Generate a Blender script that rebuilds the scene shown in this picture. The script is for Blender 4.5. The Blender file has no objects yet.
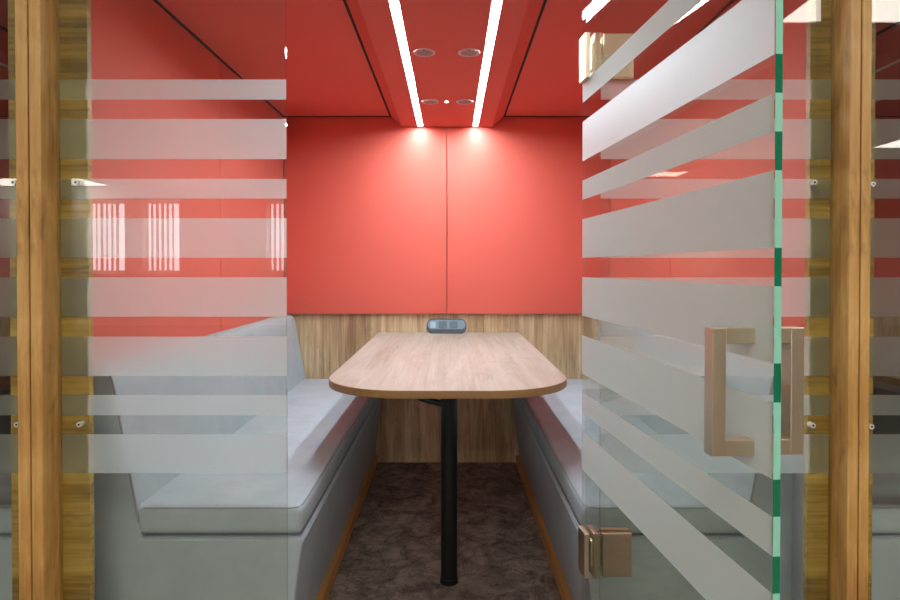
import bpy, bmesh, math, random
from mathutils import Vector, Matrix
random.seed(7)
S = bpy.context.scene
C = S.collection
PI = math.pi

# ------------------------------------------------------------------ materials
def new_mat(name):
    m = bpy.data.materials.new(name); m.use_nodes = True
    nt = m.node_tree; nt.nodes.clear()
    out = nt.nodes.new('ShaderNodeOutputMaterial')
    return m, nt, out

def N(nt, kind, **kw):
    n = nt.nodes.new(kind)
    for k, v in kw.items():
        if k in n.inputs: n.inputs[k].default_value = v
        else: setattr(n, k, v)
    return n

def ramp(nt, fac, stops):
    r = nt.nodes.new('ShaderNodeValToRGB')
    e = r.color_ramp.elements
    while len(e) < len(stops): e.new(0.5)
    for i, (p, c) in enumerate(stops):
        e[i].position = p; e[i].color = (*c, 1)
    nt.links.new(fac, r.inputs['Fac'])
    return r.outputs['Color']

def principled(nt, out, **kw):
    b = nt.nodes.new('ShaderNodeBsdfPrincipled')
    for k, v in kw.items(): b.inputs[k].default_value = v
    nt.links.new(b.outputs[0], out.inputs[0])
    return b

def simple(name, col, rough=0.5, metal=0.0, spec=0.5, bump=0.0, bscale=200, var=0.0, vscale=6):
    m, nt, out = new_mat(name)
    b = principled(nt, out, **{'Base Color': (*col, 1), 'Roughness': rough, 'Metallic': metal, 'Specular IOR Level': spec})
    tc = N(nt, 'ShaderNodeTexCoord')
    if bump:
        n = N(nt, 'ShaderNodeTexNoise', Scale=bscale, Detail=3.0)
        nt.links.new(tc.outputs['Object'], n.inputs['Vector'])
        bp = N(nt, 'ShaderNodeBump', Strength=bump, Distance=0.002)
        nt.links.new(n.outputs['Fac'], bp.inputs['Height']); nt.links.new(bp.outputs[0], b.inputs['Normal'])
    if var:
        n2 = N(nt, 'ShaderNodeTexNoise', Scale=vscale, Detail=6.0, Roughness=0.65)
        nt.links.new(tc.outputs['Object'], n2.inputs['Vector'])
        lo = tuple(c * (1 - var) for c in col); hi = tuple(min(1, c * (1 + var)) for c in col)
        nt.links.new(ramp(nt, n2.outputs['Fac'], [(0.3, lo), (0.7, hi)]), b.inputs['Base Color'])
    return m

def wood(name, dark, mid, light, axis, rough=0.45, scale=1.0, span=0.20, blotch=0.7, knots=0.0):
    """oak decor: grain stretched along AXIS"""
    m, nt, out = new_mat(name)
    b = principled(nt, out, Roughness=rough)
    tc = N(nt, 'ShaderNodeTexCoord')
    mp = N(nt, 'ShaderNodeMapping')
    sc = [9.0 * scale] * 3; sc['xyz'.index(axis)] = blotch * scale
    mp.inputs['Scale'].default_value = sc
    nt.links.new(tc.outputs['Object'], mp.inputs['Vector'])
    n1 = N(nt, 'ShaderNodeTexNoise', Scale=1.6, Detail=5.0, Roughness=0.6, Distortion=0.6)
    nt.links.new(mp.outputs[0], n1.inputs['Vector'])
    mp2 = N(nt, 'ShaderNodeMapping')
    sc2 = [110.0 * scale] * 3; sc2['xyz'.index(axis)] = 4.0 * scale
    mp2.inputs['Scale'].default_value = sc2
    nt.links.new(tc.outputs['Object'], mp2.inputs['Vector'])
    n2 = N(nt, 'ShaderNodeTexNoise', Scale=1.0, Detail=3.0, Roughness=0.6)
    nt.links.new(mp2.outputs[0], n2.inputs['Vector'])
    mx = N(nt, 'ShaderNodeMath', operation='MULTIPLY_ADD'); mx.inputs[1].default_value = 0.30
    nt.links.new(n2.outputs['Fac'], mx.inputs[0])
    m2 = N(nt, 'ShaderNodeMath', operation='MULTIPLY'); m2.inputs[1].default_value = 0.72
    nt.links.new(n1.outputs['Fac'], m2.inputs[0]); nt.links.new(m2.outputs[0], mx.inputs[2])
    col = ramp(nt, mx.outputs[0], [(0.51 - span, dark), (0.51, mid), (0.51 + span, light)])
    if knots:
        mk = N(nt, 'ShaderNodeMapping')
        sk = [16.0] * 3; sk['xyz'.index(axis)] = 6.0
        mk.inputs['Scale'].default_value = sk
        nt.links.new(tc.outputs['Object'], mk.inputs['Vector'])
        nk = N(nt, 'ShaderNodeTexNoise', Scale=1.0, Detail=4.0, Roughness=0.6, Distortion=1.2)
        nt.links.new(mk.outputs[0], nk.inputs['Vector'])
        kc = ramp(nt, nk.outputs['Fac'], [(0.28, (1 - knots,) * 3), (0.42, (1, 1, 1)), (0.62, (1, 1, 1)), (0.74, (1 + knots * .5,) * 3)])
        mk2 = N(nt, 'ShaderNodeMix', data_type='RGBA', blend_type='MULTIPLY'); mk2.inputs[0].default_value = 1.0
        nt.links.new(col, mk2.inputs[6]); nt.links.new(kc, mk2.inputs[7]); col = mk2.outputs[2]
    nt.links.new(col, b.inputs['Base Color'])
    bp = N(nt, 'ShaderNodeBump', Strength=0.12, Distance=0.001)
    nt.links.new(n2.outputs['Fac'], bp.inputs['Height']); nt.links.new(bp.outputs[0], b.inputs['Normal'])
    return m

def glass_mat(name, tint):
    m, nt, out = new_mat(name)
    geo = N(nt, 'ShaderNodeNewGeometry')
    ior = N(nt, 'ShaderNodeMix', data_type='FLOAT')
    ior.inputs[2].default_value = 1.5; ior.inputs[3].default_value = 1 / 1.5
    nt.links.new(geo.outputs['Backfacing'], ior.inputs[0])
    fr = N(nt, 'ShaderNodeFresnel'); nt.links.new(ior.outputs[0], fr.inputs['IOR'])
    tr = N(nt, 'ShaderNodeBsdfTransparent'); tr.inputs[0].default_value = (*tint, 1)
    gl = N(nt, 'ShaderNodeBsdfGlossy'); gl.inputs['Roughness'].default_value = 0.0
    mx = N(nt, 'ShaderNodeMixShader')
    nt.links.new(fr.outputs[0], mx.inputs[0]); nt.links.new(tr.outputs[0], mx.inputs[1]); nt.links.new(gl.outputs[0], mx.inputs[2])
    nt.links.new(mx.outputs[0], out.inputs[0])
    return m

def film_mat(name):
    """etched-look window film: part of the light is scattered forward, part spread over all directions"""
    m, nt, out = new_mat(name)
    rf = N(nt, 'ShaderNodeBsdfRefraction'); rf.inputs['Roughness'].default_value = 0.75; rf.inputs['IOR'].default_value = 1.17
    rf.inputs['Color'].default_value = (0.93, 0.94, 0.94, 1)
    tl = N(nt, 'ShaderNodeBsdfTranslucent'); tl.inputs[0].default_value = (0.83, 0.97, 1.0, 1)
    df = N(nt, 'ShaderNodeBsdfDiffuse'); df.inputs[0].default_value = (0.83, 0.97, 1.0, 1)
    gl = N(nt, 'ShaderNodeBsdfGlossy'); gl.inputs['Roughness'].default_value = 0.6; gl.inputs['Color'].default_value = (0.66, 0.68, 0.68, 1)
    a = N(nt, 'ShaderNodeMixShader'); fd = N(nt, 'ShaderNodeLayerWeight'); fd.inputs['Blend'].default_value = 0.5
    ad = N(nt, 'ShaderNodeMath', operation='MULTIPLY_ADD', use_clamp=True); ad.inputs[1].default_value = 0.75; ad.inputs[2].default_value = 0.10
    nt.links.new(fd.outputs['Facing'], ad.inputs[0]); nt.links.new(ad.outputs[0], a.inputs[0])
    nt.links.new(tl.outputs[0], a.inputs[1]); nt.links.new(df.outputs[0], a.inputs[2])
    b = N(nt, 'ShaderNodeMixShader')
    fc = N(nt, 'ShaderNodeLayerWeight'); fc.inputs['Blend'].default_value = 0.5   # longer way through the film at a slant
    fm = N(nt, 'ShaderNodeMath', operation='MULTIPLY_ADD', use_clamp=True); fm.inputs[1].default_value = 0.74; fm.inputs[2].default_value = FILM_SCATTER
    nt.links.new(fc.outputs['Facing'], fm.inputs[0]); nt.links.new(fm.outputs[0], b.inputs[0])
    nt.links.new(rf.outputs[0], b.inputs[1]); nt.links.new(a.outputs[0], b.inputs[2])
    lw = N(nt, 'ShaderNodeLayerWeight'); lw.inputs['Blend'].default_value = 0.25
    c = N(nt, 'ShaderNodeMixShader')
    nt.links.new(lw.outputs['Fresnel'], c.inputs[0]); nt.links.new(b.outputs[0], c.inputs[1]); nt.links.new(gl.outputs[0], c.inputs[2])
    nt.links.new(c.outputs[0], out.inputs[0])
    return m

def emit(name, col, strength):
    m, nt, out = new_mat(name)
    e = N(nt, 'ShaderNodeEmission'); e.inputs[0].default_value = (*col, 1); e.inputs[1].default_value = strength
    nt.links.new(e.outputs[0], out.inputs[0])
    return m

def carpet_mat():
    m, nt, out = new_mat('carpet')
    b = principled(nt, out, Roughness=0.95, **{'Specular IOR Level': 0.1})
    tc = N(nt, 'ShaderNodeTexCoord')
    n1 = N(nt, 'ShaderNodeTexNoise', Scale=9.0, Detail=8.0, Roughness=0.7, Distortion=1.0)
    v = N(nt, 'ShaderNodeTexVoronoi', feature='DISTANCE_TO_EDGE', Scale=11.0)
    n2 = N(nt, 'ShaderNodeTexNoise', Scale=420.0, Detail=2.0)
    wn = N(nt, 'ShaderNodeTexNoise', Scale=14.0, Detail=4.0)
    vm = N(nt, 'ShaderNodeVectorMath', operation='MULTIPLY_ADD'); vm.inputs[1].default_value = (0.16, 0.16, 0.16)
    nt.links.new(tc.outputs['Object'], wn.inputs['Vector'])
    nt.links.new(wn.outputs['Color'], vm.inputs[0]); nt.links.new(tc.outputs['Object'], vm.inputs[2])
    nt.links.new(tc.outputs['Object'], n1.inputs['Vector']); nt.links.new(tc.outputs['Object'], n2.inputs['Vector'])
    nt.links.new(vm.outputs[0], v.inputs['Vector'])
    base = ramp(nt, n1.outputs['Fac'], [(0.36, (0.12, 0.098, 0.085)), (0.5, (0.22, 0.185, 0.16)), (0.66, (0.36, 0.31, 0.27))])
    vein = ramp(nt, v.outputs['Distance'], [(0.0, (0.55, 0.55, 0.55)), (0.05, (1, 1, 1))])
    mm = N(nt, 'ShaderNodeMix', data_type='RGBA', blend_type='MULTIPLY'); mm.inputs[0].default_value = 1.0
    nt.links.new(base, mm.inputs[6]); nt.links.new(vein, mm.inputs[7])
    tuft = ramp(nt, n2.outputs['Fac'], [(0.3, (0.55, 0.55, 0.55)), (0.7, (1.35, 1.35, 1.35))])
    m3 = N(nt, 'ShaderNodeMix', data_type='RGBA', blend_type='MULTIPLY'); m3.inputs[0].default_value = 0.8
    nt.links.new(mm.outputs[2], m3.inputs[6]); nt.links.new(tuft, m3.inputs[7])
    nt.links.new(m3.outputs[2], b.inputs['Base Color'])
    bp = N(nt, 'ShaderNodeBump', Strength=0.5, Distance=0.003)
    nt.links.new(n2.outputs['Fac'], bp.inputs['Height']); nt.links.new(bp.outputs[0], b.inputs['Normal'])
    return m

FILM_SCATTER = 0.36
LED = 114.0
LAMP = 14.0
M = {}
M['red'] = simple('red_upholstery', (0.66, 0.125, 0.092), 0.62, spec=0.25, bump=0.06, bscale=500)
M['grey'] = simple('grey_upholstery', (0.365, 0.415, 0.45), 0.75, spec=0.25, bump=0.12, bscale=260, var=0.07, vscale=9)
M['piping'] = simple('grey_piping', (0.26, 0.26, 0.27), 0.7)
OAK = ((0.20, 0.115, 0.052), (0.40, 0.25, 0.125), (0.56, 0.385, 0.215))
M['oak_z'] = wood('oak_vertical_grain', (0.23, 0.135, 0.060), (0.46, 0.33, 0.185), (0.70, 0.57, 0.38), 'z', span=0.155, knots=.28)
M['oak_table'] = wood('oak_table_grain', (0.25, 0.21, 0.16), (0.36, 0.335, 0.28), (0.45, 0.425, 0.37), 'y', rough=0.38, span=0.16, knots=.22)
M['oak_edge'] = wood('oak_edge_band', (0.19, 0.10, 0.032), (0.28, 0.155, 0.052), (0.34, 0.20, 0.08), 'x')
M['post'] = wood('oak_post_grain', (0.33, 0.16, 0.040), (0.54, 0.295, 0.085), (0.68, 0.42, 0.155), 'z', span=0.15, blotch=2.2, knots=.4)
M['oak_x'] = wood('oak_cross_grain', (0.18, 0.105, 0.018), (0.40, 0.25, 0.050), (0.54, 0.36, 0.09), 'x', span=0.12, knots=.45)
M['plinth'] = wood('oak_plinth_grain', (0.35, 0.16, 0.04), (0.48, 0.24, 0.07), (0.55, 0.30, 0.10), 'y')
M['carpet'] = carpet_mat()
M['glass'] = glass_mat('clear_glass', (0.950, 0.968, 0.942))
M['film'] = film_mat('frosted_film')
M['edge_dark'] = simple('edge_reflection_deep_green', (0.0, 0.16, 0.075), 0.1, spec=0.6)
M['edge_light'] = simple('edge_reflection_pale_green', (0.26, 0.62, 0.48), 0.15, spec=0.6)
M['brass'] = simple('brushed_nickel', (0.68, 0.58, 0.43), 0.34, metal=1.0, bump=0.05, bscale=300)
M['chrome'] = simple('chrome', (0.85, 0.85, 0.84), 0.3, metal=0.5)
M['black'] = simple('black_powder_coat', (0.006, 0.006, 0.0075), 0.34, spec=0.35)
M['rubber'] = simple('black_plastic', (0.01, 0.01, 0.011), 0.45)
M['sock'] = simple('blue_grey_plastic', (0.075, 0.125, 0.185), 0.35)
M['port'] = simple('grey_plastic', (0.22, 0.28, 0.34), 0.4)
M['sock2'] = simple('dark_socket_plastic', (0.025, 0.05, 0.07), 0.35)
M['led'] = emit('led_diffuser', (0.84, 1.0, 1.06), LED)
M['lamp'] = emit('lamp_diffuser', (1.0, 0.94, 0.85), LAMP)
M['alu'] = simple('aluminium', (0.62, 0.60, 0.60), 0.4, metal=0.6)
M['grille'] = simple('vent_grille', (0.46, 0.38, 0.40), 0.6)
M['white'] = simple('white_paint', (0.78, 0.77, 0.75), 0.7)
M['office_side'] = simple('grey_paint', (0.22, 0.21, 0.20), 0.8)
M['ceil'] = simple('white_ceiling_tile', (0.82, 0.81, 0.79), 0.8)
M['blind'] = simple('blind_fabric', (0.86, 0.82, 0.74), 0.8)
M['dark'] = simple('shadow_gap_black', (0.02, 0.014, 0.012), 0.9)
M['sensor'] = emit('sensor_light', (1.0, 0.85, 0.72), 4.0)

# ------------------------------------------------------------------ mesh helpers
def box(bm, x0, x1, y0, y1, z0, z1, bev=0.0, seg=2):
    r = bmesh.ops.create_cube(bm, size=1.0)
    vs = r['verts']
    for v in vs:
        v.co = Vector((x0 + (v.co.x + .5) * (x1 - x0), y0 + (v.co.y + .5) * (y1 - y0), z0 + (v.co.z + .5) * (z1 - z0)))
    if bev:
        es = list({e for v in vs for e in v.link_edges})
        bmesh.ops.bevel(bm, geom=es, offset=bev, segments=seg, profile=0.5, affect='EDGES')

def prism_y(bm, prof, y0, y1, bev=0.0, seg=2):
    """closed XZ profile swept along Y"""
    a = [bm.verts.new((x, y0, z)) for x, z in prof]
    b = [bm.verts.new((x, y1, z)) for x, z in prof]
    n = len(prof); fs = [bm.faces.new(a), bm.faces.new(b[::-1])]
    for i in range(n):
        j = (i + 1) % n
        fs.append(bm.faces.new((a[j], a[i], b[i], b[j])))
    bmesh.ops.recalc_face_normals(bm, faces=fs)
    if bev:
        es = list({e for f in fs[:2] for e in f.edges})
        bmesh.ops.bevel(bm, geom=es, offset=bev, segments=seg, profile=0.5, affect='EDGES')

def prism_z(bm, prof, z0, z1, caps=True):
    a = [bm.verts.new((x, y, z0)) for x, y in prof]
    b = [bm.verts.new((x, y, z1)) for x, y in prof]
    n = len(prof); fs = []
    if caps: fs += [bm.faces.new(a[::-1]), bm.faces.new(b)]
    for i in range(n):
        j = (i + 1) % n
        fs.append(bm.faces.new((a[i], a[j], b[j], b[i])))
    bmesh.ops.recalc_face_normals(bm, faces=fs)

def cyl(bm, p0, p1, r0, r1=None, seg=32):
    r1 = r0 if r1 is None else r1
    p0 = Vector(p0); p1 = Vector(p1); d = p1 - p0
    q = d.to_track_quat('Z', 'Y').to_matrix().to_4x4()
    mtx = Matrix.Translation((p0 + p1) / 2) @ q
    bmesh.ops.create_cone(bm, cap_ends=True, segments=seg, radius1=r0, radius2=r1, depth=d.length, matrix=mtx)

def tube(bm, pts, r, seg=8, closed=False):
    pts = [Vector(p) for p in pts]; n = len(pts); rings = []
    up = None
    for i, p in enumerate(pts):
        if closed: t = pts[(i + 1) % n] - pts[i - 1]
        else: t = pts[min(i + 1, n - 1)] - pts[max(i - 1, 0)]
        t.normalize()
        if up is None: up = t.orthogonal().normalized()
        up = (up - t * up.dot(t)).normalized(); side = t.cross(up)
        rings.append([bm.verts.new(p + (up * math.cos(2 * PI * k / seg) + side * math.sin(2 * PI * k / seg)) * r) for k in range(seg)])
    for i in range(n if closed else n - 1):
        a = rings[i]; b = rings[(i + 1) % n]
        for k in range(seg):
            bm.faces.new((a[k], a[(k + 1) % seg], b[(k + 1) % seg], b[k]))
    if not closed:
        bm.faces.new(rings[0][::-1]); bm.faces.new(rings[-1])

def obj(name, bm, mat, parent=None, smooth=False, off=None):
    """link BM as one mesh object; world coordinates are made local to the parent's base"""
    me = bpy.data.meshes.new(name)
    bmesh.ops.recalc_face_normals(bm, faces=bm.faces[:]) if bm.faces and smooth is not None else None
    bm.to_mesh(me); bm.free()
    base = Vector(off) if off is not None else (Vector(BASE.get(parent.name, (0, 0, 0))) if parent else Vector((0, 0, 0)))
    if base.length: me.transform(Matrix.Translation(-base))
    me.materials.append(mat)
    if smooth:
        for p in me.polygons: p.use_smooth = True
        try: me.set_sharp_from_angle(angle=math.radians(35))
        except Exception: pass
    o = bpy.data.objects.new(name, me); C.objects.link(o)
    if parent: o.parent = parent
    BASE[o.name] = tuple(base)
    return o
BASE = {}

def tag(o, label=None, cat=None, group=None, kind=None):
    if label: o['label'] = label
    if cat: o['category'] = cat
    if group: o['group'] = group
    if kind: o['kind'] = kind
    return o

def thing(name, label, cat, loc, group=None):
    o = bpy.data.objects.new(name, None); C.objects.link(o); o.empty_display_size = 0.1
    o.location = loc; BASE[o.name] = tuple(loc)
    return tag(o, label, cat, group)

def struct(name, bm, mat):
    o = obj(name, bm, mat); o['kind'] = 'structure'; return o

def dup(root, dx, label=None, skip=()):
    def cp(o, parent):
        c = o.copy(); C.objects.link(c)
        if parent: c.parent = parent
        for ch in list(o.children):
            if ch.name.split('.')[0] in skip: continue
            cp(ch, c)
        return c
    r = cp(root, None); r.location = root.location + Vector((dx, 0, 0))
    if label: r['label'] = label
    return r

def bx(*a, **k):
    bm = bmesh.new(); box(bm, *a, **k); return bm

# ------------------------------------------------------------------ layout numbers (metres, camera above the origin looking along +Y)
EYE = 1.106
YB = 3.573            # wooden back wall
ZC = 1.957            # booth ceiling
XL, XR = -0.938, 0.898
CX = -0.02
YG = 1.483            # front face of the glass line
PITCH = 1.883
NB = (-PITCH, PITCH)

# ------------------------------------------------------------------ setting: booth shell (three booths in a row share it)
struct('floor', bx(-9, 9, -9.3, 3.70, -0.06, 0.0), M['carpet'])
for k, dx in enumerate((0,) + NB):
    struct('wall_back', bx(CX - PITCH / 2 + dx, CX + PITCH / 2 + dx, YB, YB + .04, 0, ZC + .04), M['oak_z'])
    struct('ceiling', bx(CX - PITCH / 2 + dx, CX + PITCH / 2 + dx, 1.512, YB, ZC, ZC + .04), M['red'])
for k, x in enumerate((XL - .024, XL - .024 - PITCH, XL - .024 + PITCH, XL - .024 + 2 * PITCH)):
    struct('wall_left' if k < 2 else 'wall_right', bx(x - .0035, x + .0035, 1.512, YB, 0, ZC), M['dark'])

# ------------------------------------------------------------------ red upholstered wall panels
def panel(label, x0, x1, y0, y1, z0, z1, group):
    base = ((x0 + x1) / 2, (y0 + y1) / 2, z0)
    o = obj('acoustic_panel', bx(x0, x1, y0, y1, z0, z1, bev=.005, seg=3), M['red'], off=base, smooth=True)
    o.location = base; BASE[o.name] = base
    return tag(o, label, 'wall panel', group)
ZP0, ZP1 = 0.846, ZC - .003
SEAM = -0.020
YP = YB - .028
YM = 2.575
pan = []
pan.append(panel('red padded back wall panel, the half away from the open door', XL + .002, SEAM - .0015, YP, YB - .002, ZP0, ZP1, 'red panels on the back wall'))
pan.append(panel('red padded back wall panel, the half next to the open door', SEAM + .0015, XR - .002, YP, YB - .002, ZP0, ZP1, 'red panels on the back wall'))
pan.append(panel('red padded side panel behind the fixed glass pane, next to the oak post', XL - .018, XL, 1.520, YM - .0015, .002, ZP1 - .002, 'red side wall panels'))
pan.append(panel('red padded side panel behind the fixed glass pane, touching the back wall', XL - .018, XL, YM + .0015, YP - .001, .002, ZP1 - .002, 'red side wall panels'))
pan.append(panel('red padded side panel seen past the open door edge above its handle', XR, XR + .018, 1.520, YM - .0015, .002, ZP1 - .002, 'red side wall panels'))
pan.append(panel('red padded side panel seen through the open door, touching the back wall', XR, XR + .018, YM + .0015, YP - .001, .002, ZP1 - .002, 'red side wall panels'))
NAMES = ('dim booth past the fixed pane', 'dim booth past the door handle')
for dx, nm in zip(NB, NAMES):
    for i, p in enumerate(pan):
        near = (i in (0, 2, 3)) == (dx > 0)          # on the side of that booth next to the lit one
        w = ('back', 'back', 'front side', 'rear side', 'front side', 'rear side')[i] + ' panel, ' + ('near ' if near else 'far ') + ('half' if i < 2 else 'wall') + ','
        dup(p, dx, 'dark red ' + w + ' in ' + nm)

for dx in (0,) + NB:             # dark strips painting the joint shade where padded panels meet the ceiling
    struct('trim_1', bx(XL + dx, XL + .006 + dx, 1.53, YP, ZC - .005, ZC), M['dark'])
    struct('trim_2', bx(XR - .006 + dx, XR + dx, 1.53, YP, ZC - .005, ZC), M['dark'])
    struct('trim_3', bx(XL + .006 + dx, XR - .006 + dx, YP - .0032, YP, ZC - .0035, ZC), M['dark'])
# ------------------------------------------------------------------ ceiling light box with LED strips, vents, sensor
cb = thing('ceiling_light_box', 'red ceiling box with slanted sides and two bright LED lines above the table', 'ceiling light', (CX, 2.5, 1.957))
bm = bmesh.new()
prism_y(bm, [(-.330, 1.951), (-.275, 1.897), (-.182, 1.897), (-.182, 1.904), (-.154, 1.904), (-.154, 1.897),
             (.125, 1.897), (.125, 1.904), (.153, 1.904), (.153, 1.897), (.233, 1.897), (.295, 1.951)], 1.530, YP - .002)
for x in (-.168, .139):          # closed ends of the two slots
    box(bm, x - .0139, x + .0139, YP - .022, YP - .0021, 1.8971, 1.9035)
    box(bm, x - .0139, x + .0139, 1.5305, 1.755, 1.8971, 1.9035)
obj('housing', bm, M['red'], cb)
obj('gap_shade_strip', bx(-.3405, .3055, 1.535, YP - .004, 1.9515, 1.957), M['dark'], cb)  # solid black strip painting the shade of the gap above the box
for x in (-.168, .139):
    p = obj('led_strip', bx(x - .0135, x + .0135, 1.76, YP - .0225, 1.8990, 1.9035), M['led'], cb)
    tag(p, 'glowing white light line')
def ring(bm, cx, cy, z0, z1, ro, ri, seg=36):
    pr = []
    for k in range(seg):
        a = 2 * PI * k / seg
        c, s = math.cos(a), math.sin(a)
        pr.append([bm.verts.new((cx + c * r, cy + s * r, z)) for r, z in ((ro, z1), (ro * .985, z0), (ri, z0), (ri, z1))])
    for k in range(seg):
        a, b = pr[k], pr[(k + 1) % seg]
        for i in range(4):
            bm.faces.new((a[i], a[(i + 1) % 4], b[(i + 1) % 4], b[i]))
for x, y in ((-.0957, 2.317), (.068, 2.317), (-.0965, 3.0), (.067, 3.0)):
    bm = bmesh.new(); ring(bm, x, y, 1.893, 1.897, .041, .032)
    v = obj('air_vent', bm, M['alu'], cb, smooth=True)
    bm = bmesh.new(); cyl(bm, (x, y, 1.8945), (x, y, 1.8968), .032)
    for k in range(7):
        yy = y - .026 + k * .0087; w = math.sqrt(max(.0302 ** 2 - (yy - y) ** 2, 0))
        box(bm, x - w, x + w, yy - .0014, yy + .0014, 1.8932, 1.8948)
    g = obj('grille', bm, M['grille'], v)
    bm = bmesh.new(); cyl(bm, (x, y - .036, 1.8915), (x, y - .036, 1.8935), .003, seg=12)
    obj('tab', bm, M['rubber'], v)
bm = bmesh.new(); cyl(bm, (-.0185, 3.0, 1.8925), (-.0185, 3.0, 1.8975), .009, seg=20)
obj('sensor', bm, M['sensor'], cb, smooth=True)
for dx, nm in zip(NB, NAMES):
    c = dup(cb, dx, 'red ceiling box, lights off, of the ' + nm)
    for ch in c.children:
        if ch.name.startswith('led_strip'):
            ch.data = ch.data.copy(); ch.data.materials.clear(); ch.data.materials.append(M['white']); ch['label'] = 'unlit light line'
        if ch.name.startswith('sensor'):
            ch.data = ch.data.copy(); ch.data.materials.clear(); ch.data.materials.append(M['white'])

# ------------------------------------------------------------------ benches
def make_bench(sg, label):
    """SG -1: along the wall away from the door; +1: along the door's wall"""
    X = lambda d: CX + sg * d             # d = distance from the booth's centre line
    y0, y1 = 1.636, YB - .001
    t = thing('bench', label, 'bench', (X(.66), 2.6, 0), 'booth benches')
    bm = bmesh.new()
    prism_y(bm, [(X(.413), .040), (X(.368), .385), (X(.374), .398), (X(.79), .398), (X(.9165), .398), (X(.9165), .040)], y0 + .012, y1, bev=.0)
    obj('base', bm, M['grey'], t)
    bm = bmesh.new()
    prof = [(.790, .398), (.797, .440), (.803, .482), (.817, .560), (.832, .641), (.846, .720), (.857, .785), (.863, .812), (.872, .831), (.886, .842), (.902, .846), (.9165, .847), (.9165, .398)]
    prism_y(bm, [(X(d), z) for d, z in prof], y0 + .012, y1)
    bk = obj('backrest', bm, M['grey'], t, smooth=True)
    bm = bmesh.new()
    prism_y(bm, [(X(.413), .040), (X(.368), .385), (X(.374), .398), (X(.785), .398)] + [(X(d), z) for d, z in prof[1:-1]] + [(X(.9165), .040)], y0, y0 + .0118, bev=.004)
    obj('end_panel', bm, M['grey'], t)
    bm = bmesh.new()
    tube(bm, [(X(d - .001), y0 + .003, z + .001) for d, z in prof[1:12]], .0028)
    obj('piping', bm, M['piping'], bk, smooth=True)
    a, b = X(.9105), X(.9178)
    obj('wall_return', bx(min(a, b), max(a, b), 1.5145, y0 + .004, 0, .845, bev=.002), M['grey'], t)
    # seat cushion: padded slab, slightly domed
    bm = bmesh.new()
    xi, xo = .369, .818
    box(bm, min(X(xi), X(xo)), max(X(xi), X(xo)), y0 + .010, y1 - .002, .402, .480, bev=.020, seg=5)
    cu = obj('seat_cushion', bm, M['grey'], t, smooth=True)
    bm = bmesh.new()
    ya, yb, zt = y0 + .014, y1 - .01, .4755
    pts = []
    for d in [xo - .03 - i * (xo - xi - .06) / 10 for i in range(11)]: pts.append((X(d), ya, zt - .0005))
    pts.append((X(xi + .012), ya + .006, zt)); pts.append((X(xi + .0055), ya + .025, zt))
    for k in range(1, 30): pts.append((X(xi + .0045), ya + .025 + (yb - ya - .03) * k / 29, zt))
    tube(bm, pts, .0016, seg=8)
    obj('piping', bm, M['piping'], cu, smooth=True)
    a, b = X(.391), X(.414)
    obj('plinth', bx(min(a, b), max(a, b), y0 + .012, y1, 0, .041, bev=.002), M['plinth'], t)
    return t
bl = make_bench(-1, 'grey upholstered bench with a thick seat cushion behind the fixed glass pane')
br = make_bench(1, 'grey upholstered bench seen partly through the open glass door')
for dx, nm in zip(NB, NAMES):
    for b, near in ((bl, dx > 0), (br, dx < 0)):
        dup(b, dx, 'shaded grey bench along the ' + ('near' if near else 'far') + ' wall of the ' + nm)

# ------------------------------------------------------------------ table
TX = -.009
tb = thing('table', 'oak table with rounded front corners on a black post between the benches', 'table', (TX, 2.21, 0))
def top_outline(hw, y0, y1, r, n=14):
    p = [(TX - hw, y1)]
    for k in range(n + 1):
        a = PI + k * (PI / 2) / n
        p.append((TX - hw + r + r * math.cos(a), y0 + r + r * math.sin(a)))
    for k in range(n + 1):
        a = 1.5 * PI + k * (PI / 2) / n
        p.append((TX + hw - r + r * math.cos(a), y0 + r + r * math.sin(a)))
    p.append((TX + hw, y1))
    return p
bm = bmesh.new(); prism_z(bm, top_outline(.3985, 1.8765, YB - .002, .262), .716, .740)
obj('tabletop', bm, M['oak_table'], tb)
o1 = top_outline(.400, 1.875, YB - .0025, .2635); o0 = top_outline(.3986, 1.8764, YB - .0025, .2621)
bm = bmesh.new()
rings = [[bm.verts.new((x, y, z)) for x, y in pr] for pr, z in ((o0, .7398), (o1, .7385), (o1, .717), (o0, .7155))]
for i in range(4):
    a, b = rings[i], rings[(i + 1) % 4]
    for k in range(len(a) - 1):
        bm.faces.new((a[k], a[k + 1], b[k + 1], b[k]))
eb = obj('edge_band', bm, M['oak_edge'], tb); tag(eb, 'honey coloured edge strip')
bm = bmesh.new(); cyl(bm, (-.005, 2.21, .004), (-.005, 2.21, .708), .029, seg=48)
obj('post', bm, M['black'], tb, smooth=True)
bm = bmesh.new(); cyl(bm, (-.005, 2.21, 0), (-.005, 2.21, .018), .033, .032, seg=48)
obj('foot_ring', bm, M['black'], tb, smooth=True)
obj('mounting_plate', bx(-.085, .075, 2.13, 2.29, .706, .7155, bev=.002), M['black'], tb)
bm = bmesh.new()
tube(bm, [(-.175, 2.21, .712), (-.160, 2.21, .684), (-.135, 2.21, .662), (-.100, 2.21, .647), (-.060, 2.21, .636), (-.020, 2.21, .626)], .011, seg=10)
obj('cable', bm, M['rubber'], tb, smooth=True)
obj('wall_bracket', bx(-.20, .19, YB - .04, YB - .002, .690, .7155, bev=.002), M['black'], tb)
for dx, nm in zip(NB, NAMES):
    dup(tb, dx, 'shaded oak table standing in the ' + nm)

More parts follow.
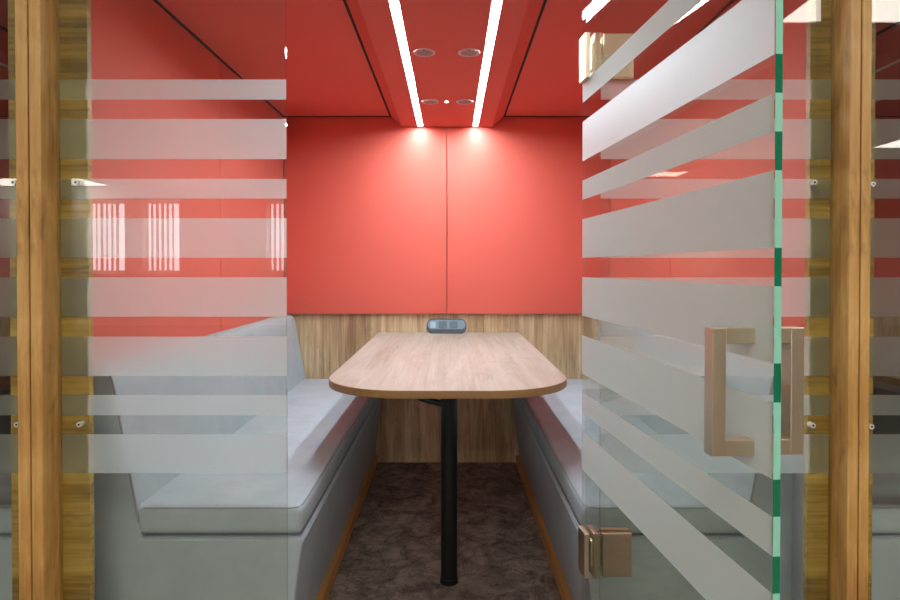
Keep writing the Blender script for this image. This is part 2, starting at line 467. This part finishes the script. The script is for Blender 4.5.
# ------------------------------------------------------------------ power module on the table
PX = -.0225
pm = thing('power_socket_block', 'black and blue grey power socket block on the table against the back wall', 'power socket', (PX, 3.52, .740))
def stadium(w, h, r, n=10):
    p = []
    for cx_, cz, a0 in ((w / 2 - r, h - r, 0), (-w / 2 + r, h - r, PI / 2), (-w / 2 + r, r, PI), (w / 2 - r, r, 1.5 * PI)):
        for k in range(n + 1):
            a = a0 + k * (PI / 2) / n
            p.append((cx_ + r * math.cos(a), cz + r * math.sin(a)))
    return p
def lean(pts, y, zb, k=.35):
    return [(PX + x, y + k * z, zb + z) for x, z in pts]
def slab(bm, pts_front, dy):
    a = [bm.verts.new(p) for p in pts_front]
    b = [bm.verts.new((p[0], p[1] + dy, p[2])) for p in pts_front]
    n = len(a); bm.faces.new(a); bm.faces.new(b[::-1])
    for i in range(n):
        j = (i + 1) % n; bm.faces.new((a[j], a[i], b[i], b[j]))
bm = bmesh.new(); slab(bm, lean(stadium(.222, .078, .030), 3.505, .7405), .036)
obj('body', bm, M['rubber'], pm, smooth=True)
bm = bmesh.new(); slab(bm, lean([(x, z + .024) for x, z in stadium(.212, .050, .024)], 3.503, .7405), .003)
fp = obj('face_plate', bm, M['sock'], pm, smooth=True)
for x in (-.020, .040):
    bm = bmesh.new(); slab(bm, lean([(x + a, z + .028) for a, z in stadium(.046, .040, .006)], 3.5005, .7405), .003)
    so = obj('socket', bm, M['sock2'], fp)
for x in (-.075,):
    bm = bmesh.new(); slab(bm, lean([(x + a, z + .031) for a, z in stadium(.030, .034, .004)], 3.5015, .7405), .002)
    obj('charging_port', bm, M['port'], fp)
for dx, nm in zip(NB, NAMES):
    dup(pm, dx, 'shaded power socket block on the table of the ' + nm)

# ------------------------------------------------------------------ oak frame posts
def make_post(x0, x1, bx0, bx1, label):
    t = thing('frame_post', label, 'frame post', ((x0 + x1) / 2, 1.45, 0), 'oak posts of the glass front')
    obj('jamb_board', bx(x0, x1, 1.425, 1.512, 0, 2.02, bev=.0025), M['post'], t)
    obj('rebate_board', bx(min(bx0, bx1), max(bx0, bx1), 1.4955, 1.5135, 0, 2.02, bev=.0015), M['oak_x'], t)
    return t
make_post(-.9515, -.925, -.925, -.859, 'oak post holding the fixed glass pane, the edge nearer the booth')
make_post(-.9825, -.9545, -1.047, -.9825, 'oak post of the dim booth on the side opposite the open door')
make_post(.901, .9255, .851, .901, 'oak post just past the door pull handle, framing the lit booth')
make_post(.928, .9505, .9505, 1.006, 'oak post of the dim booth on the far side of the door handle')
# fillers closing the gap between neighbouring posts
for x0, x1 in ((-.9540, -.9520), (.9258, .9278)):
    struct('trim_' + ('left' if x0 < 0 else 'right'), bx(x0, x1, 1.440, 1.511, 0, 2.02), M['dark'])

# ------------------------------------------------------------------ glass with frosted bands
BANDS = [(80, 100), (119.3, 159.3), (179, 198.6), (218.3, 257.7), (277.3, 316.7), (336.7, 376.2), (395.3, 415.7), (434.8, 474)]
SG = 422.0
ZB = [(EYE + (268 - b) / SG, EYE + (268 - a) / SG) for a, b in BANDS]
extra = [(2.0 - .0 - .35 * 0, 0)][:0]
GZ0, GZ1 = .012, 1.995

def sheet_xz(x0, x1, y, z0, z1):
    bm = bmesh.new()
    box(bm, x0, x1, y, y + .0004, z0, z1)
    # keep just the viewer-side skin: film is thinner than paper
    bmesh.ops.delete(bm, geom=[f for f in bm.faces if abs(f.normal.y) < .5 or f.calc_center_median().y > y + .0002], context='FACES')
    return bm

def make_pane(x0, x1, label, screws):
    t = thing('glass_panel', label, 'glass panel', ((x0 + x1) / 2, YG, 0), 'fixed glass panes of the booth fronts')
    obj('pane', bx(x0, x1, YG, YG + .010, GZ0, GZ1), M['glass'], t)
    for z0, z1 in ZB:
        obj('frosted_band', sheet_xz(x0 + .001, x1 - .001, YG + .0106, z0, z1), M['film'], t)
    for x, z in screws:
        bm = bmesh.new()
        cyl(bm, (x, YG - .004, z), (x, YG + .0118, z), .0062, seg=20)
        s = obj('screw', bm, M['chrome'], t, smooth=True)
        bm = bmesh.new(); cyl(bm, (x, YG - .0046, z), (x, YG - .0038, z), .0025, seg=12)
        obj('screw_socket', bm, M['rubber'], s)
    return t
make_pane(-.9245, -.387, 'fixed glass pane with frosted stripes screwed to the oak post opposite the door', ((-.879, 1.307), (-.875, .737)))
make_pane(.354, .9005, 'fixed glass pane with frosted stripes carrying the door hinges', ((.854, 1.307), (.854, .735)))
make_pane(-1.62, -.983, 'glass pane with frosted stripes of the dim booth beyond the opposite post', ((-1.026, 1.307), (-1.022, .737)))
make_pane(.951, 1.62, 'glass pane with frosted stripes of the dim booth beyond the door handle', ((.992, 1.303), (.992, .732)))

# ------------------------------------------------------------------ open glass door
HX, HY = .3195, 1.527
FX, FY = .391, .761
DW = math.hypot(FX - HX, FY - HY)
ang = math.atan2(FY - HY, FX - HX)
TH = .009
door = thing('glass_door', 'open frameless glass door with frosted stripes, bar handles and two hinges', 'door', (0, 0, 0))
obj('pane', bx(0, DW, 0, TH, GZ0, GZ1), M['glass'], door)
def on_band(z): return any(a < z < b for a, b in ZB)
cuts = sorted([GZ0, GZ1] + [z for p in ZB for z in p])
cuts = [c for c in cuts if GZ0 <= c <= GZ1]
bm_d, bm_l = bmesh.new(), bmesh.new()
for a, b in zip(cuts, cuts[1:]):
    tgt = bm_l if on_band((a + b) / 2) else bm_d  # reflections inside the glass are painted as pale and deep green
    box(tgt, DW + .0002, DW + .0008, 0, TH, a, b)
tag(obj('polished_edge', bm_d, M['edge_dark'], door), 'deep green edge with painted inner reflection where the glass is clear')
tag(obj('polished_edge', bm_l, M['edge_light'], door), 'pale green edge with painted inner reflection where the glass is frosted')
for z0, z1 in ZB:
    o = obj('frosted_band', sheet_xz(.001, DW - .001, -.0006, z0, z1), M['film'], door)
# bar handles, one on each face
hz0, hz1, hx = .867, 1.030, .049
hx = DW - .049
for side in (-1, 1):
    bm = bmesh.new()
    f0 = 0 if side < 0 else TH
    out0, out1 = f0 + side * .0005, f0 + side * .057
    in1 = f0 + side * .039
    w = .0105
    ya, yb = min(in1, out1), max(in1, out1)
    box(bm, hx - w, hx + w, ya, yb, hz0, hz1, bev=.001)
    yc, yd = min(out0, in1), max(out0, in1)
    for z0 in (hz0, hz1 - .020):
        box(bm, hx - w, hx + w, yc, yd + 0.0, z0, z0 + .020, bev=.0006)
    h = obj('pull_handle', bm, M['brass'], door)
    for z in (hz0 + .010, hz1 - .010):
        bm = bmesh.new(); cyl(bm, (hx, f0 + side * .0002, z), (hx, f0 + side * .004, z), .0095, seg=24)
        obj('mount', bm, M['brass'], h, smooth=True)
for zc in (1.600, .432):
    bm = bmesh.new()
    for s, ya in ((-1, -.0125), (1, TH + .0008)):
        box(bm, .010, .062, ya, ya + .0115, zc - .053, zc + .053, bev=.002)
    hg = obj('hinge', bm, M['brass'], door)
    # barrel and plates on the fixed pane, in the door's own frame
    inv = Matrix.Translation((HX, HY, 0)) @ Matrix.Rotation(ang, 4, 'Z')
    inv = inv.inverted()
    def local(bm): bmesh.ops.transform(bm, matrix=inv, verts=bm.verts); return bm
    bm = bmesh.new()
    for ya in (YG - .0125, YG + .0112):
        box(bm, .357, .426, ya, ya + .0115, zc - .052, zc + .052, bev=.002)
    obj('pane_plate', local(bm), M['brass'], hg)
    bm = bmesh.new(); box(bm, .330, .3532, YG - .006, YG + .016, zc - .032, zc + .032, bev=.003)
    obj('knuckle', local(bm), M['brass'], hg)
door.location = (HX, HY, 0); door.rotation_euler = (0, 0, ang)

# ------------------------------------------------------------------ the office behind the viewer (seen in the glass)
ZO = 2.70
YW = -9.2
struct('ceiling', bx(-9, 9, YW, 1.6, ZO, ZO + .06), M['ceil'])
struct('wall_left', bx(-9.1, -9, YW, 1.6, 0, ZO), M['office_side'])
struct('wall_right', bx(9, 9.1, YW, 1.6, 0, ZO), M['office_side'])
struct('wall_front', bx(-2.87, 2.83, 1.42, 1.52, 2.02, ZO), M['white'])
struct('wall_front', bx(-9, -2.87, 1.42, 1.52, 0, ZO), M['white'])
struct('wall_front', bx(2.83, 9, 1.42, 1.52, 0, ZO), M['white'])
# rear wall with window openings
wins = [(-7.05, -6.28), (-5.98, -5.22), (-3.62, -2.86), (0.9, 1.66), (4.45, 5.21)]
WZ0, WZ1 = 1.0, 2.42
bm = bmesh.new()
box(bm, -9, 9, YW - .2, YW, 0, WZ0); box(bm, -9, 9, YW - .2, YW, WZ1, ZO)
xs = [-9] + [v for w in wins for v in w] + [9]
for a, b in zip(xs[::2], xs[1::2]): box(bm, a, b, YW - .2, YW, WZ0, WZ1)
struct('wall_rear', bm, M['white'])
WHERE = ('the window by the oak post', 'the second window from the oak post', 'the window by the edge of the fixed pane', 'the window behind the viewer', 'the window beside the door')
for i, (a, b) in enumerate(wins):
    bm = bmesh.new()
    for x in (a, b - .06): box(bm, x, x + .06, YW - .15, YW - .09, WZ0, WZ1)
    for z in (WZ0, WZ1 - .06): box(bm, a, b, YW - .15, YW - .09, z, z + .06)
    struct('window_%d' % (i + 1), bm, M['white'])
    t = thing('vertical_blind', 'cream vertical blind in ' + WHERE[i] + ', mirrored', 'blind', ((a + b) / 2, YW + .04, WZ1), 'office blinds')
    obj('rail', bx(a - .02, b + .02, YW + .02, YW + .06, WZ1, WZ1 + .04), M['white'], t)
    x = a + .04
    while x < b - .05:
        bm = bmesh.new()
        tw = math.radians(random.uniform(30, 48))
        c, s = .050 * math.cos(tw), .050 * math.sin(tw)
        pts = [(x - c, YW + .04 - s), (x + c, YW + .04 + s), (x + c + .001, YW + .041 + s), (x - c + .001, YW + .041 - s)]
        prism_z(bm, pts, WZ0 + .02, WZ1)
        obj('slat', bm, M['blind'], t)
        x += .1
# lamps
def lamp(x0, x1, y0, y1, label):
    t = thing('ceiling_lamp', label, 'ceiling lamp', ((x0 + x1) / 2, (y0 + y1) / 2, ZO), 'office ceiling lamps')
    obj('frame', bx(x0 - .02, x1 + .02, y0 - .02, y1 + .02, ZO - .012, ZO), M['white'], t)
    obj('diffuser', bx(x0, x1, y0, y1, ZO - .018, ZO - .0115), M['lamp'], t)
lamp(2.12, 4.4, -1.08, -.40, 'broad white office lamp mirrored in the glass high above the door handle')
lamp(5.55, 7.2, -5.3, -4.45, 'long white office lamp mirrored at mid height in the dim booth glass')
lamp(3.2, 3.9, -7.9, -7.4, 'distant office lamp mirrored in the pane behind the door')
lamp(-8.6, -6.58, -9.1, -8.2, 'distant office lamp mirrored beside the upper screw of the fixed pane')
for k, (y, a, b) in enumerate(((-.75, -.75, .45), (-3.2, -1.4, 1.1), (-5.8, -2.0, 1.6), (-7.8, -2.3, 1.8))):  # unseen lamps added to brighten the office and its haze in the glass
    lamp(a, b, y - .3, y + .3, ('nearest', 'second', 'third', 'farthest')[k] + ' added fill lamp of the row on the booth axis, outside the picture')
lamp(-3.9, -3.0, -.9, -.1, 'office lamp in front of the dim booth past the fixed pane, outside the picture')

# ------------------------------------------------------------------ world, camera, view
w = bpy.data.worlds.new('World'); S.world = w; w.use_nodes = True
bg = w.node_tree.nodes.get('Background') or w.node_tree.nodes.new('ShaderNodeBackground')
bg.inputs[0].default_value = (0.95, 0.97, 1.0, 1); bg.inputs[1].default_value = 8.0
cam = bpy.data.cameras.new('camera'); co = bpy.data.objects.new('camera', cam); C.objects.link(co)
cam.sensor_width = 36.0; cam.lens = 630 / 900 * 36.0
cam.clip_start = .05
tilt = 0.62
co.location = (0, 0, EYE); co.rotation_euler = (math.radians(90 - tilt), 0, 0)
cam.shift_y = -(300 - 274.8) / 900.0
cam.shift_x = -.5 / 900.0
S.camera = co
S.view_settings.view_transform = 'Standard'; S.view_settings.look = 'None'
S.view_settings.gamma = 1.0; S.view_settings.use_curve_mapping = False
S.view_settings.exposure = 0.0
cy = S.cycles
cy.max_bounces = 14; cy.diffuse_bounces = 6; cy.glossy_bounces = 6; cy.transmission_bounces = 8; cy.transparent_max_bounces = 40
cy.use_denoising = True
try: cy.denoiser = 'OPENIMAGEDENOISE'
except Exception: pass
cy.caustics_reflective = True; cy.caustics_refractive = True
cy.sample_clamp_indirect = 6.0
